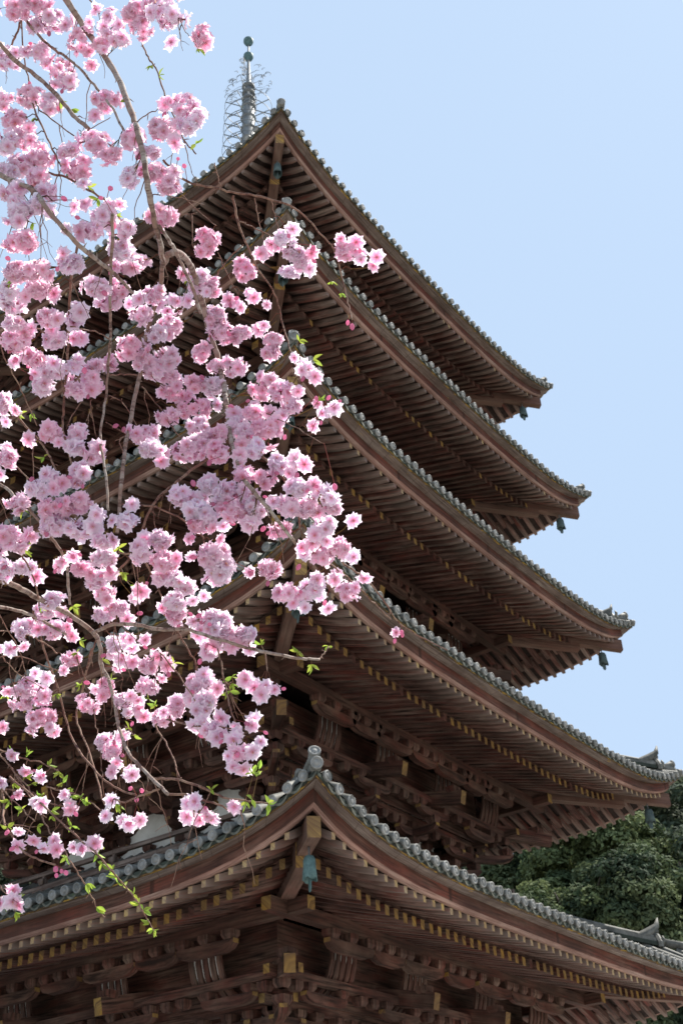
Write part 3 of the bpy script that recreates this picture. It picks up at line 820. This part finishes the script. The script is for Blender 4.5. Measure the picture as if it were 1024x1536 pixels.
BLOB = [((0,0,3.01),"""90,30,90,45 190,20,60,25 250,100,90,60 180,110,60,45 370,190,75,80 60,260,65,60 200,240,70,55 265,300,65,50 310,370,60,50 140,440,80,50 225,460,50,50 20,470,25,40
500,110,75,80 600,50,80,50 650,130,60,70 540,180,55,35 760,50,90,65 700,20,60,30 790,195,38,26 915,165,45,50 480,450,75,55
830,490,70,55 760,470,45,40 860,570,50,45 720,590,70,60 600,620,70,60 800,640,38,38 680,690,60,30 430,640,75,60 500,700,60,45 300,680,60,35 60,540,60,50
40,650,50,55 110,620,60,55 190,710,60,50 100,740,75,55 170,800,60,50 40,780,50,40 60,870,65,50 160,930,60,50 220,870,50,40 90,960,80,45 240,950,40,40
350,770,65,55 370,850,35,40 350,940,30,35 540,890,35,35 475,980,58,58 400,1040,65,45 565,1030,55,50 590,800,48,55 700,780,60,40 765,840,55,45 690,960,45,40 740,980,50,55
100,1090,95,50 290,1130,40,40 325,1190,65,45 545,1130,65,45 610,1175,55,40 560,1205,70,32 160,1220,80,50 60,1230,55,50 40,1320,55,50 170,1310,65,50 60,1380,55,35 215,1430,60,45
420,1290,65,45 530,1310,55,50 500,1370,55,35 600,1370,38,38 350,1410,58,55 935,1095,58,68 900,1270,60,65 960,1290,40,55 640,1420,65,55 690,1330,45,45 760,1390,75,70 985,1430,50,55 110,1490,40,18 245,1490,25,18 60,1460,55,28"""),
((0,480,3.01),"""60,90,80,50 110,130,45,40 250,90,60,48 150,170,60,45 220,215,75,55 185,290,65,50 410,280,80,65 340,320,55,35 430,200,50,32 495,200,25,50 20,370,28,65 80,400,45,30
590,130,70,55 650,180,50,40 700,60,60,50 770,40,70,50 750,175,80,50 690,240,50,30 770,260,50,30 800,330,70,50 880,290,50,45 980,45,50,55 910,140,48,48 980,210,50,40 960,300,55,45 850,395,80,45
890,480,60,55 750,440,50,40 650,520,75,50 680,580,60,40 850,590,80,48 980,530,45,55 1000,620,45,35 225,510,60,58 360,510,55,50 330,570,50,35 420,590,55,48 25,560,28,40 40,630,48,55
370,690,60,50 230,700,42,40 300,740,38,35 170,760,55,45 90,820,68,45 250,850,70,52 350,830,60,52 250,920,75,38 340,940,80,45 440,870,45,35 490,895,40,38 575,910,55,48 470,1000,55,28 730,990,50,26
820,800,60,48 880,850,50,48 930,745,45,40 890,920,55,45 1000,790,40,45 850,985,22,22 50,970,75,45"""),
((300,320,3.2),"""400,120,55,50 350,160,50,45 300,180,50,40 440,190,60,60 490,220,45,55 440,280,55,32 500,265,35,30 672,112,30,28 700,180,55,45 770,210,50,42 820,250,35,38 210,275,58,50 235,390,50,42 180,440,48,42 300,440,45,36
70,490,45,50 120,570,75,55 200,580,45,48 330,540,42,32 350,610,65,52 330,670,55,38 480,690,52,46 515,750,50,38 545,785,22,22 170,740,55,50 70,830,60,55 330,800,60,45 280,850,60,48 390,870,70,52 460,850,40,35 430,930,55,35 550,920,45,38 600,955,52,42 655,935,36,34 20,930,28,48 180,975,50,48 260,960,55,50 330,990,50,35"""),
((300,620,3.01),"""10,130,28,60 90,180,55,46 160,60,48,50 220,80,60,46 300,70,75,56 250,160,55,46 350,30,38,30 350,225,58,42 440,225,48,40 470,205,26,26 205,280,62,50 290,290,55,45 130,350,55,52 200,370,62,55 165,440,55,45 255,430,55,50 230,495,50,34
40,330,45,45 20,480,55,62 450,340,62,48 520,315,45,34 560,370,58,50 400,430,55,45 480,440,55,42 600,425,48,45 570,510,58,45 670,480,45,36 350,530,55,36 480,590,45,38 555,565,45,42 550,640,72,50 630,600,55,50 470,650,26,36 660,650,48,36 520,740,48,38 490,800,52,48 550,800,48,42 600,740,48,36 740,735,46,28 660,800,65,42 310,705,54,46 380,815,60,40 410,860,36,26 868,982,44,38
60,630,65,45 95,700,75,50 90,745,50,24 50,920,48,34 90,975,55,40 200,1000,52,38"""),
((0,800,3.01),"""60,50,75,36 20,170,48,52 100,150,65,36 170,200,18,18 290,140,48,36 370,170,62,46 470,110,55,45 430,200,62,50 480,270,55,36 240,300,55,50 210,350,55,42 90,430,52,44 150,420,45,40 250,430,55,44 325,430,48,42
600,300,30,30 540,340,55,36 470,370,55,34 600,390,48,34 635,470,46,40 520,500,50,46 520,555,36,26 730,30,50,42 640,80,50,44 745,130,72,46 770,200,70,42 840,240,55,40 790,300,52,50 875,295,42,34 800,360,55,42 860,395,46,30 740,335,30,28
960,110,70,52 1010,180,30,28 970,380,56,42 920,450,48,40 1010,460,40,50 960,515,50,30 50,520,46,26 100,505,28,26 320,570,52,40 300,620,36,18 190,640,46,44 590,590,48,30 500,600,48,34 680,600,50,46 740,585,42,38
115,700,55,50 100,770,52,34 190,740,55,48 150,850,46,60 215,830,52,36 240,890,46,36 490,700,46,46 555,760,55,42 400,780,55,46 560,810,48,30 635,810,44,42 670,700,52,36 620,740,42,42 800,790,44,48 735,835,52,30 880,680,50,46 930,655,42,42 920,760,52,48 880,860,36,34 960,890,50,44 20,860,28,28 35,710,32,16 60,1000,18,13 480,940,50,40 500,990,55,32"""),
((200,900,3.413),"""415,90,55,42 450,160,52,44 385,180,48,44 560,190,55,52 490,230,50,38 420,230,42,34 585,390,32,26 615,440,30,38 680,450,42,42 725,470,40,34 650,490,32,20
360,390,46,34 350,440,60,34 290,500,26,26 370,500,52,40 350,560,52,46 320,640,46,40 230,530,42,36 170,580,46,28 120,610,42,34 470,600,50,34 390,660,48,44 440,720,52,40 510,690,56,46 615,670,34,42 612,600,22,28 655,735,40,36 600,770,56,46 540,780,55,42 490,850,46,34 555,850,50,40"""),
((0,1080,3.413),"""70,180,16,13 135,260,36,22 220,290,33,20 8,320,16,18 120,390,46,22 170,430,36,26 220,440,30,22 312,390,44,32 355,460,33,22 560,120,40,40 560,190,46,42 610,210,36,40 600,270,46,28 655,250,30,30 565,415,28,30
550,495,33,20 610,520,46,32 650,540,42,30 705,510,36,28 950,435,38,32 1010,420,40,32 960,505,36,26 1010,510,46,36 1065,480,36,30 120,620,46,44 190,600,46,42 230,650,40,32 300,625,40,36 380,655,13,14 425,660,26,14 490,640,46,30 70,862,16,13 55,910,52,26 10,945,13,18 100,942,20,17 1195,450,24,24""")]
LEAVES = """50,182,1 100,256,2 135,275,3 60,338,2 175,328,1 25,420,1 270,420,1 190,150,1 115,170,2 92,160,1 492,425,2 509,445,2 455,500,1 478,530,1 485,590,1 38,612,2 52,625,2 58,690,2 110,770,1 20,765,2
50,815,3 40,822,2 180,815,2 190,870,3 205,888,1 60,905,1 118,915,2 116,970,2 132,963,1 158,985,1 112,1028,3 82,1045,2 5,1050,2 235,1045,2 222,1035,1 175,1020,1 362,930,1 385,955,2 345,1000,1 358,1030,2 353,1045,1 440,968,2 465,1010,2 490,968,1 322,1060,3 385,1145,3 392,1138,1 405,1205,3 378,1195,1 318,1183,1 368,1206,1 175,1215,1 270,995,1
20,1125,2 45,1130,1 60,1150,2 75,1145,1 90,1160,2 55,1170,1 25,1180,1 60,1190,2 100,1185,2 118,1195,3 130,1205,2 118,1235,2 78,1228,1 62,1240,2 75,1262,1 100,1280,1 148,1282,1 160,1265,1 150,1300,2 170,1300,1 180,1325,2 172,1308,1 200,1335,1 205,1352,2 215,1362,1 222,1380,3 229,1392,3 135,1330,1 148,1362,1 20,1360,3 28,1380,2 35,1345,1 245,995,1 28,772,1 300,205,1 222,100,1 240,105,1 303,82,1 10,1205,2 30,1215,1 85,1215,1 48,1160,2 105,1165,1 15,1240,1 200,1100,1 190,1088,1 140,300,1"""
def c_depth(x, y): return 2.55+.22*math.sin(x*.011+1)*math.cos(y*.006)+.16*math.sin(y*.013+x*.004)
cherry = empty('weeping_cherry_tree', (0, 0, 0))
tag(cherry, 'weeping cherry tree in full double pink bloom hanging in front of the pagoda', 'tree')
gl = at(-1500, 768, 3.6); cherry.location = (gl.x, gl.y, 0); CO = Vector((gl.x, gl.y, 0))
def catmull(P, n=5):
    o = []
    for i in range(len(P)-1):
        a = P[max(i-1, 0)]; b = P[i]; c = P[i+1]; d = P[min(i+2, len(P)-1)]
        for j in range(n):
            t = j/n; o.append(b*.5*2*(1)+((c-a)*t+(a*2-b*5+c*4-d)*t*t+(b*3-a-c*3+d)*t*t*t)*.5)
    o.append(P[-1]); return o
samples = []
for bi, ln in enumerate(BR.strip().split('\n')):
    f = ln.split(); w0, w1 = float(f[0]), float(f[1]); px = [tuple(map(float, q.split(','))) for q in f[2:]]
    off = random.uniform(-.04, .05)-(.04 if w0 > 4.5 else 0)
    pts = [at(x, y, c_depth(x, y)+off)-CO for x, y in px]
    S = catmull(pts, 5); n = len(S); thin = w0 < 3
    if n > 8:
        for i in range(1, n-1): S[i] = S[i]+Vector([random.gauss(0, .0012 if thin else .0008) for _ in range(3)])
    rad = [max(.0007, (w0+(w1-w0)*i/(n-1))*2.55/F_PX/2*(1+.14*random.random()+(.25 if i % 5 == 0 and 0 < i < n-1 else 0)*(.6 if thin else .3))) for i in range(n)]
    mb = MB(); mb.tube(S, rad, 10 if w0 > 5 else 6)
    # side nubs
    for i in range(2, n-2, 2 if thin else 4):
        if random.random() < .6:
            v = Vector([random.uniform(-1, 1) for _ in range(3)]).normalized(); L = random.uniform(.004, .014)
            mb.tube([S[i], S[i]+v*(rad[i]+L*.5), S[i]+v*(rad[i]+L)+V(0, 0, -L*.2)], [rad[i]*.5, .0011, .0005], 5)
    mb.build('branch', ['bark' if w0 > 4 else 'twig'], cherry)
    samples += [(p, bi) for p in S]
# off-frame trunk and limbs that carry the branches
lim = [at(-120, 1300, 2.6)-CO, at(-105, 900, 2.62)-CO, at(-100, 450, 2.65)-CO, at(-95, 60, 2.72)-CO, at(-130, -330, 2.9)-CO, at(-420, -700, 3.2)-CO]
mb = MB(); mb.tube(catmull(lim, 6), [.006+.022*i/30 for i in range(31)], 10); mb.build('branch', ['bark'], cherry)
lim2 = [at(330, -110, 2.75)-CO, at(150, -120, 2.7)-CO, at(30, -100, 2.7)-CO, at(-95, -170, 2.8)-CO, at(-420, -700, 3.2)-CO]
mb = MB(); mb.tube(catmull(lim2, 6), [.005+.022*i/24 for i in range(25)], 10); mb.build('branch', ['bark'], cherry)
top = at(-420, -700, 3.2)-CO
mb = MB(); mb.tube(catmull([V(0, 0, -.2), V(.04, .03, .7), V(-.06, .05, 1.7), V(.05, -.02, 2.7), top*.35+V(0, 0, 2.4), top*.75+V(0, 0, .75), top], 6), [.24-.2*i/36 for i in range(37)], 16); mb.build('trunk', ['bark'], cherry)
SP = np.array([tuple(p) for p, _ in samples])
# flower templates (unit radius, facing +z)
def flower_template(rng):
    vs, fs, cs = [], [], []
    tip = np.array([.97, .845, .925]); mid = np.array([.97, .715, .865]); base = np.array([.90, .42, .60])
    for ring, (n, sc, cup, op) in enumerate(((7, 1., .08, .0), (6, .78, .24, .07))):
        a0 = rng.uniform(0, 6.28)
        for k in range(n):
            a = a0+2*math.pi*k/n+rng.normal()*.10; s = sc*rng.uniform(.84, 1.12); cp = cup*rng.uniform(.2, 2.4); tw = rng.normal()*.18; ph = rng.uniform(0, 6.28)
            b = len(vs)
            for i in range(5):
                v = i/4; wd = .46*(math.sin(min(1, v*.92+.06)*math.pi*.62))**.8*(1 if v < .95 else .86)
                for j in range(4):
                    u = (j/3*2-1); notch = -.22*(1-abs(u)*1.7) if i == 4 else 0
                    yv = (v*(1-.12*u*u*v)+notch); xv = u*wd
                    z = op+cp*v*v-.10*u*u*v+.045*math.sin(u*5+ph)*v*v+tw*xv*v
                    if i == 4: z -= .05+.05*math.sin(ph*3+u*4)
                    x, y = xv*s, yv*s
                    vs.append((x*math.cos(a)-y*math.sin(a), x*math.sin(a)+y*math.cos(a), z*s))
                    c = base*(1-v*2.6)+mid*v*2.6 if v < .385 else mid*(1-(v-.385)/.615)+tip*((v-.385)/.615)
                    cs.append(c*(1-.05*abs(u))*(.97+.06*rng.random()))
            for i in range(4):
                for j in range(3): q = b+i*4+j; fs.append((q, q+1, q+5, q+4))
    for k in range(6):        # stamens
        a = k*1.05+rng.uniform(-.3, .3); r = rng.uniform(.10, .2); h = rng.uniform(.25, .4); b = len(vs); d = np.array([math.cos(a), math.sin(a), 0]); e = np.array([-d[1], d[0], 0])*.022
        for p, c in ((d*.02-e+[0, 0, .1], (.7, .2, .3)), (d*.02+e+[0, 0, .1], (.7, .2, .3)), (d*r+e*1.3+[0, 0, h], (.62, .40, .16)), (d*r-e*1.3+[0, 0, h], (.62, .40, .16))): vs.append(tuple(p)); cs.append(np.array(c))
        fs.append((b, b+1, b+2, b+3))
    b = len(vs)               # calyx
    for z, r in ((.05, .16), (-.16, .10), (-.40, .07), (-.46, .03)):
        for j in range(5): vs.append((math.cos(j*1.2566)*r, math.sin(j*1.2566)*r, z)); cs.append(np.array([.36, .10, .11]))
    for i in range(3):
        for j in range(5): fs.append((b+i*5+j, b+i*5+(j+1) % 5, b+i*5+5+(j+1) % 5, b+i*5+5+j))
    return np.array(vs), np.array(fs), np.array(cs)
FT = [flower_template(RNG) for _ in range(8)]
def frame(n, rng):
    n = n/np.linalg.norm(n); r = rng.normal(size=3); x = np.cross(n, r); x /= np.linalg.norm(x); return np.stack([x, np.cross(n, x), n], 1)
def tube_np(P, r, c, n=3):
    vs, fs, cs = [], [], []
    for i, p in enumerate(P):
        d = P[min(i+1, len(P)-1)]-P[max(i-1, 0)]; d = d/(np.linalg.norm(d)+1e-9); x = np.cross(d, [.3, .5, .8]); x /= np.linalg.norm(x); y = np.cross(d, x)
        for j in range(n): a = 2*math.pi*j/n; vs.append(p+(x*math.cos(a)+y*math.sin(a))*(r if np.isscalar(r) else r[i])); cs.append(c)
    for i in range(len(P)-1):
        for j in range(n): fs.append((i*n+j, i*n+(j+1) % n, i*n+n+(j+1) % n, i*n+n+j))
    return np.array(vs), np.array(fs), np.array(cs)
def bud_np(p, d, L, rng):
    d = d/np.linalg.norm(d); P = [p+d*L*t for t in (0, .15, .4, .7, .92, 1)]; c = np.array([.80, .34, .50])*rng.uniform(.8, 1.15)
    return tube_np(P, [L*.1, L*.26, L*.36, L*.33, L*.15, .0002], c, 6)
def leaf_np(p, d, L, rng):
    d = d/np.linalg.norm(d); x = np.cross(d, rng.normal(size=3)); x /= np.linalg.norm(x); z = np.cross(x, d); vs, fs, cs = [], [], []
    g = np.array([.36, .46, .07])*rng.uniform(.7, 1.15); g = g*np.array([rng.uniform(.8, 1.15), 1, 1]); bend = rng.uniform(-.4, .5)
    for i, (t, w) in enumerate(((0, .02), (.2, .15), (.45, .21), (.7, .15), (.88, .07), (1, .004))):
        for u in (-1, 0, 1): vs.append(p+d*L*t+x*L*w*u+z*L*(abs(u)*w*.7-bend*t*t*.5)); cs.append(g*(1.12 if u == 0 else 1))
    for i in range(5):
        for j in range(2): q = i*3+j; fs.append((q, q+1, q+4, q+3))
    return np.array(vs), np.array(fs), np.array(cs)
def joined(parts):
    v, f, c, b = [], [], [], 0
    for a in parts: v.append(a[0]); f.append(a[1]+b); c.append(a[2]); b += len(a[0])
    return np.concatenate(v), np.concatenate(f), np.concatenate(c)
UPn, RTn, FWn = np.array(UP), np.array(RT), np.array(FWD)
def cluster(x, y, rx, ry, rng):
    dep = c_depth(x, y); c = np.array(at(x, y, dep)-CO)
    d2 = ((SP-c)**2).sum(1); 
    # prefer an attachment above the cluster
    k = np.argmin(d2*(1+2.0*(SP[:, 2] < c[2]-.01))); root = SP[k]
    c = c+FWn*((root-c)@FWn*.6)-FWn*.012
    dep2 = (c+np.array(CO)-np.array(CAM))@FWn; s = dep2/F_PX; c = np.array(at(x, y, dep2)-CO)
    Rx, Ry = rx*s, ry*s; fr = .0183; rx *= 1.09; ry *= 1.09; Rx, Ry = rx*s, ry*s; Rz = (Rx+Ry)/2*.85
    parts = []; n = max(2, int(round(2.5*rx*ry/165+3))); ph = rng.uniform(0, 6.28)
    if rx < 18 and ry < 16: n = max(1, int(rx*ry/110))
    tint = np.clip(1+np.array([0, -1, -.7])*rng.uniform(-.08, .17), .5, 1.15); fade = rng.uniform(0, .25)
    L = np.linalg.norm(c-root); hub = root+(c-root)*min(.45, .02/(L+1e-6)) if L > .01 else root
    hub = c*.35+root*.65 if L < .09 else c+(root-c)/L*.055
    if L > .035:
        mid = (hub+root)/2+np.array([0, 0, .15*L]); parts.append(tube_np([root, mid, hub], [.0016, .0013, .0011], np.array([.20, .10, .07]), 5))
    la = rng.uniform(0, 6.28); LOBE = (RTn*math.cos(la)*Rx+UPn*math.sin(la)*Ry)*.5-UPn*Ry*.15
    for i in range(n):
        z = 1-2*(i+.5)/n; a = ph+i*2.39996+rng.normal()*.25; r = math.sqrt(1-z*z); d = np.array([r*math.cos(a), r*math.sin(a), z])+rng.normal(size=3)*.16
        d /= np.linalg.norm(d)
        w = RTn*d[0]*max(Rx-fr*.62, Rx*.3)+UPn*d[1]*max(Ry-fr*.62, Ry*.3)-FWn*d[2]*max(Rz-fr*.6, Rz*.3)
        nn = RTn*d[0]+UPn*(d[1]-.15)-FWn*(d[2]+(.45 if n > 2 else 2.))+rng.normal(size=3)*.28
        p = c+w*(rng.uniform(.55, 1.10) if rng.random() < .78 else rng.uniform(1.1, 1.38))+LOBE*(rng.uniform(.2, 1.) if rng.random() < .3 else 0); t = FT[rng.integers(8)]; Fm = frame(nn, rng); sc = fr*rng.uniform(.72, 1.15)
        v = (t[0]*np.array([1, 1, rng.uniform(.7, 1.7)]))@Fm.T*sc+p
        cc = t[2]*tint; cc = cc*(1-fade)+np.array([.93, .80, .86])*fade
        parts.append((v, t[1], np.clip(cc*rng.uniform(.93, 1.04), 0, .95)))
        bk = p-Fm[:, 2]*sc*.44
        parts.append(tube_np([bk, (bk+hub)/2+rng.normal(size=3)*.003, hub], [.0007, .0006, .0006], np.array([.30, .20, .07]), 3))
    for _ in range(int(rng.random() < .3)):
        a = rng.uniform(0, 6.28); d = RTn*math.cos(a)*Rx+UPn*math.sin(a)*Ry; p = c+d*rng.uniform(.8, 1.05)-FWn*Rz*.5
        parts.append(bud_np(p, d+rng.normal(size=3)*.01-UPn*.02, rng.uniform(.010, .016), rng))
        parts.append(tube_np([p, (p+hub)/2, hub], [.0007]*3, np.array([.35, .10, .10]), 3))
    return joined(parts)
rng = np.random.default_rng(5); blobs = []
for (ox, oy, z), tx in BLOB:
    for q in tx.split():
        x, y, rx, ry = map(float, q.split(',')); blobs.append((ox+x/z, oy+y/z, rx/z, ry/z))
extra = []
for b in blobs:          # loose single and paired flowers round the clusters
    if b[2]*b[3] > 90 and rng.random() < .42:
        for _ in range(1):
            a = rng.uniform(0, 6.28); q = rng.uniform(1.25, 1.75); ex, ey = b[0]+b[2]*math.cos(a)*q, b[1]+b[3]*math.sin(a)*q
            if any(((ex-l[0])/l[2])**2+((ey-l[1])/l[3])**2 < .5 for l in blobs): continue
            inside = any(((ex-l[0])**2+(ey-l[1])**2) < 55**2 for l in blobs if l is not b)
            if inside: r_ = rng.uniform(8, 14); extra.append((ex, ey, r_, r_))
blobs += extra
blobs.sort(key=lambda b: -b[2]*b[3])
rest = []
for i, b in enumerate(blobs):
    g = cluster(*b, rng)
    if i < 100: pymesh('blossom_cluster', *g, 'petal', cherry)
    else: rest.append(g)
v, f, c = joined(rest); tag(pymesh('blossom_cluster', v, f, c, 'petal', cherry), kind='stuff')
bd = []
for x, y in [(165, 282), (170, 333), (155, 297), (267, 238), (277, 249), (110, 300), (92, 295), (45, 122), (52, 132), (178, 637), (187, 640), (245, 568), (262, 565), (268, 570), (378, 655), (428, 652), (501, 725), (405, 797), (398, 790), (602, 945), (604, 950), (230, 973), (234, 985), (240, 978), (228, 992), (395, 1097), (165, 1105), (172, 1110), (205, 1195), (212, 1183), (198, 1180), (84, 1300), (92, 1304), (98, 1306), (85, 1310), (108, 832), (118, 830), (290, 804), (528, 485), (522, 480), (490, 600)]:
    p = np.array(at(x, y, c_depth(x, y)-.03)-CO); k = np.argmin(((SP-p)**2).sum(1)); d = p-SP[k]
    pymesh('flower_bud', *joined([bud_np(p, d-UPn*.03, rng.uniform(.011, .016), rng), tube_np([p, (p+SP[k])/2+UPn*.002, SP[k]], [.0007]*3, np.array([.33, .12, .10]), 4)]), 'petal', cherry)

for q in LEAVES.split():
    x, y, n = map(float, q.split(',')); p = np.array(at(x, y, c_depth(x, y))-CO); k = np.argmin(((SP-p)**2).sum(1)); root = SP[k]; L = np.linalg.norm(p-root); parts = []
    n += 2 if (y > 1120 and x < 240) else 1
    base = root+(p-root)*.4 if L < .04 else p+(root-p)/L*.02
    if L > .006: parts.append(tube_np([root, base], [.0009, .0007], np.array([.22, .14, .06]), 4))
    for i in range(int(n)+1):
        d = (p-root)/(L+1e-6)*.6+RTn*rng.uniform(-.8, 1)+UPn*rng.uniform(-1.1, .6)-FWn*rng.uniform(-.4, .4)
        parts.append(leaf_np(base, d, rng.uniform(.012, .025), rng))
    pymesh('leaf_sprig', *joined(parts), 'leaf', cherry)

# thin bare and budding twigs hanging between the blossoms
hr_ = np.random.default_rng(21); cnt = 0
while cnt < 90:
    P0, bi = samples[hr_.integers(len(samples))]; p0 = np.array(P0); qx, qy, qz = project(P0+CO)
    if not (-10 < qx < 400 and -10 < qy < 1230) or (qx > 300 and qy < 420) or qx > 120+.9*max(qy, 250): continue
    L = hr_.uniform(.05, .17); d = -UPn*1.0+RTn*hr_.uniform(-.45, .45)+FWn*hr_.uniform(-.3, .3); pts = [p0]; bend = RTn*hr_.uniform(-.5, .5)
    for i in range(1, 8): pts.append(pts[-1]+(d+bend*(i/7-.4)+hr_.normal(size=3)*.16)*L/7)
    mb = MB(); mb.tube([Vector(p) for p in pts], [.0013-.0008*i/7 for i in range(8)], 5)
    j = int(hr_.integers(3, 6)); e = pts[j]+(RTn*hr_.uniform(-1, 1)-UPn*.5)*L*.25
    mb.tube([Vector(pts[j]), Vector((pts[j]+e)/2+UPn*.002), Vector(e)], [.0008, .0006, .0004], 4)
    mb.build('hanging_twig', ['twig'], cherry); cnt += 1
#CH-END

# ------------------------------------------------------------------ light
SUN_AZ, SUN_EL = R(-22), R(58)     # azimuth from +x towards +y
sd = V(math.cos(SUN_AZ)*math.cos(SUN_EL), math.sin(SUN_AZ)*math.cos(SUN_EL), math.sin(SUN_EL))
sl = bpy.data.lights.new('sun', 'SUN'); sl.energy = 5.0; sl.angle = R(.5); sl.color = (1, .955, .88)
so = bpy.data.objects.new('sun', sl); COL.objects.link(so); so.rotation_euler = sd.to_track_quat('Z', 'Y').to_euler(); so.location = (0, 0, 60)
wd = bpy.data.worlds.new('World'); SC.world = wd; wd.use_nodes = True; nt = wd.node_tree
bg = nt.nodes['Background']; sky = nt.nodes.new('ShaderNodeTexSky'); sky.sky_type = 'NISHITA'; sky.sun_disc = False
sky.sun_elevation = SUN_EL; sky.sun_rotation = math.pi/2-SUN_AZ; sky.altitude = 50; sky.dust_density = 1.0; sky.air_density = 1.0
mx = nt.nodes.new('ShaderNodeMix'); mx.data_type = 'RGBA'; mx.inputs[0].default_value = .94
nt.links.new(sky.outputs[0], mx.inputs[6]); mx.inputs[7].default_value = (2.95, 3.83, 5.05, 1)
nt.links.new(mx.outputs[2], bg.inputs[0]); bg.inputs[1].default_value = .112
SC.view_settings.view_transform = 'Standard'; SC.view_settings.look = 'None'; SC.view_settings.exposure = .8; SC.view_settings.gamma = 1
SC.cycles.max_bounces = 8; SC.cycles.diffuse_bounces = 5
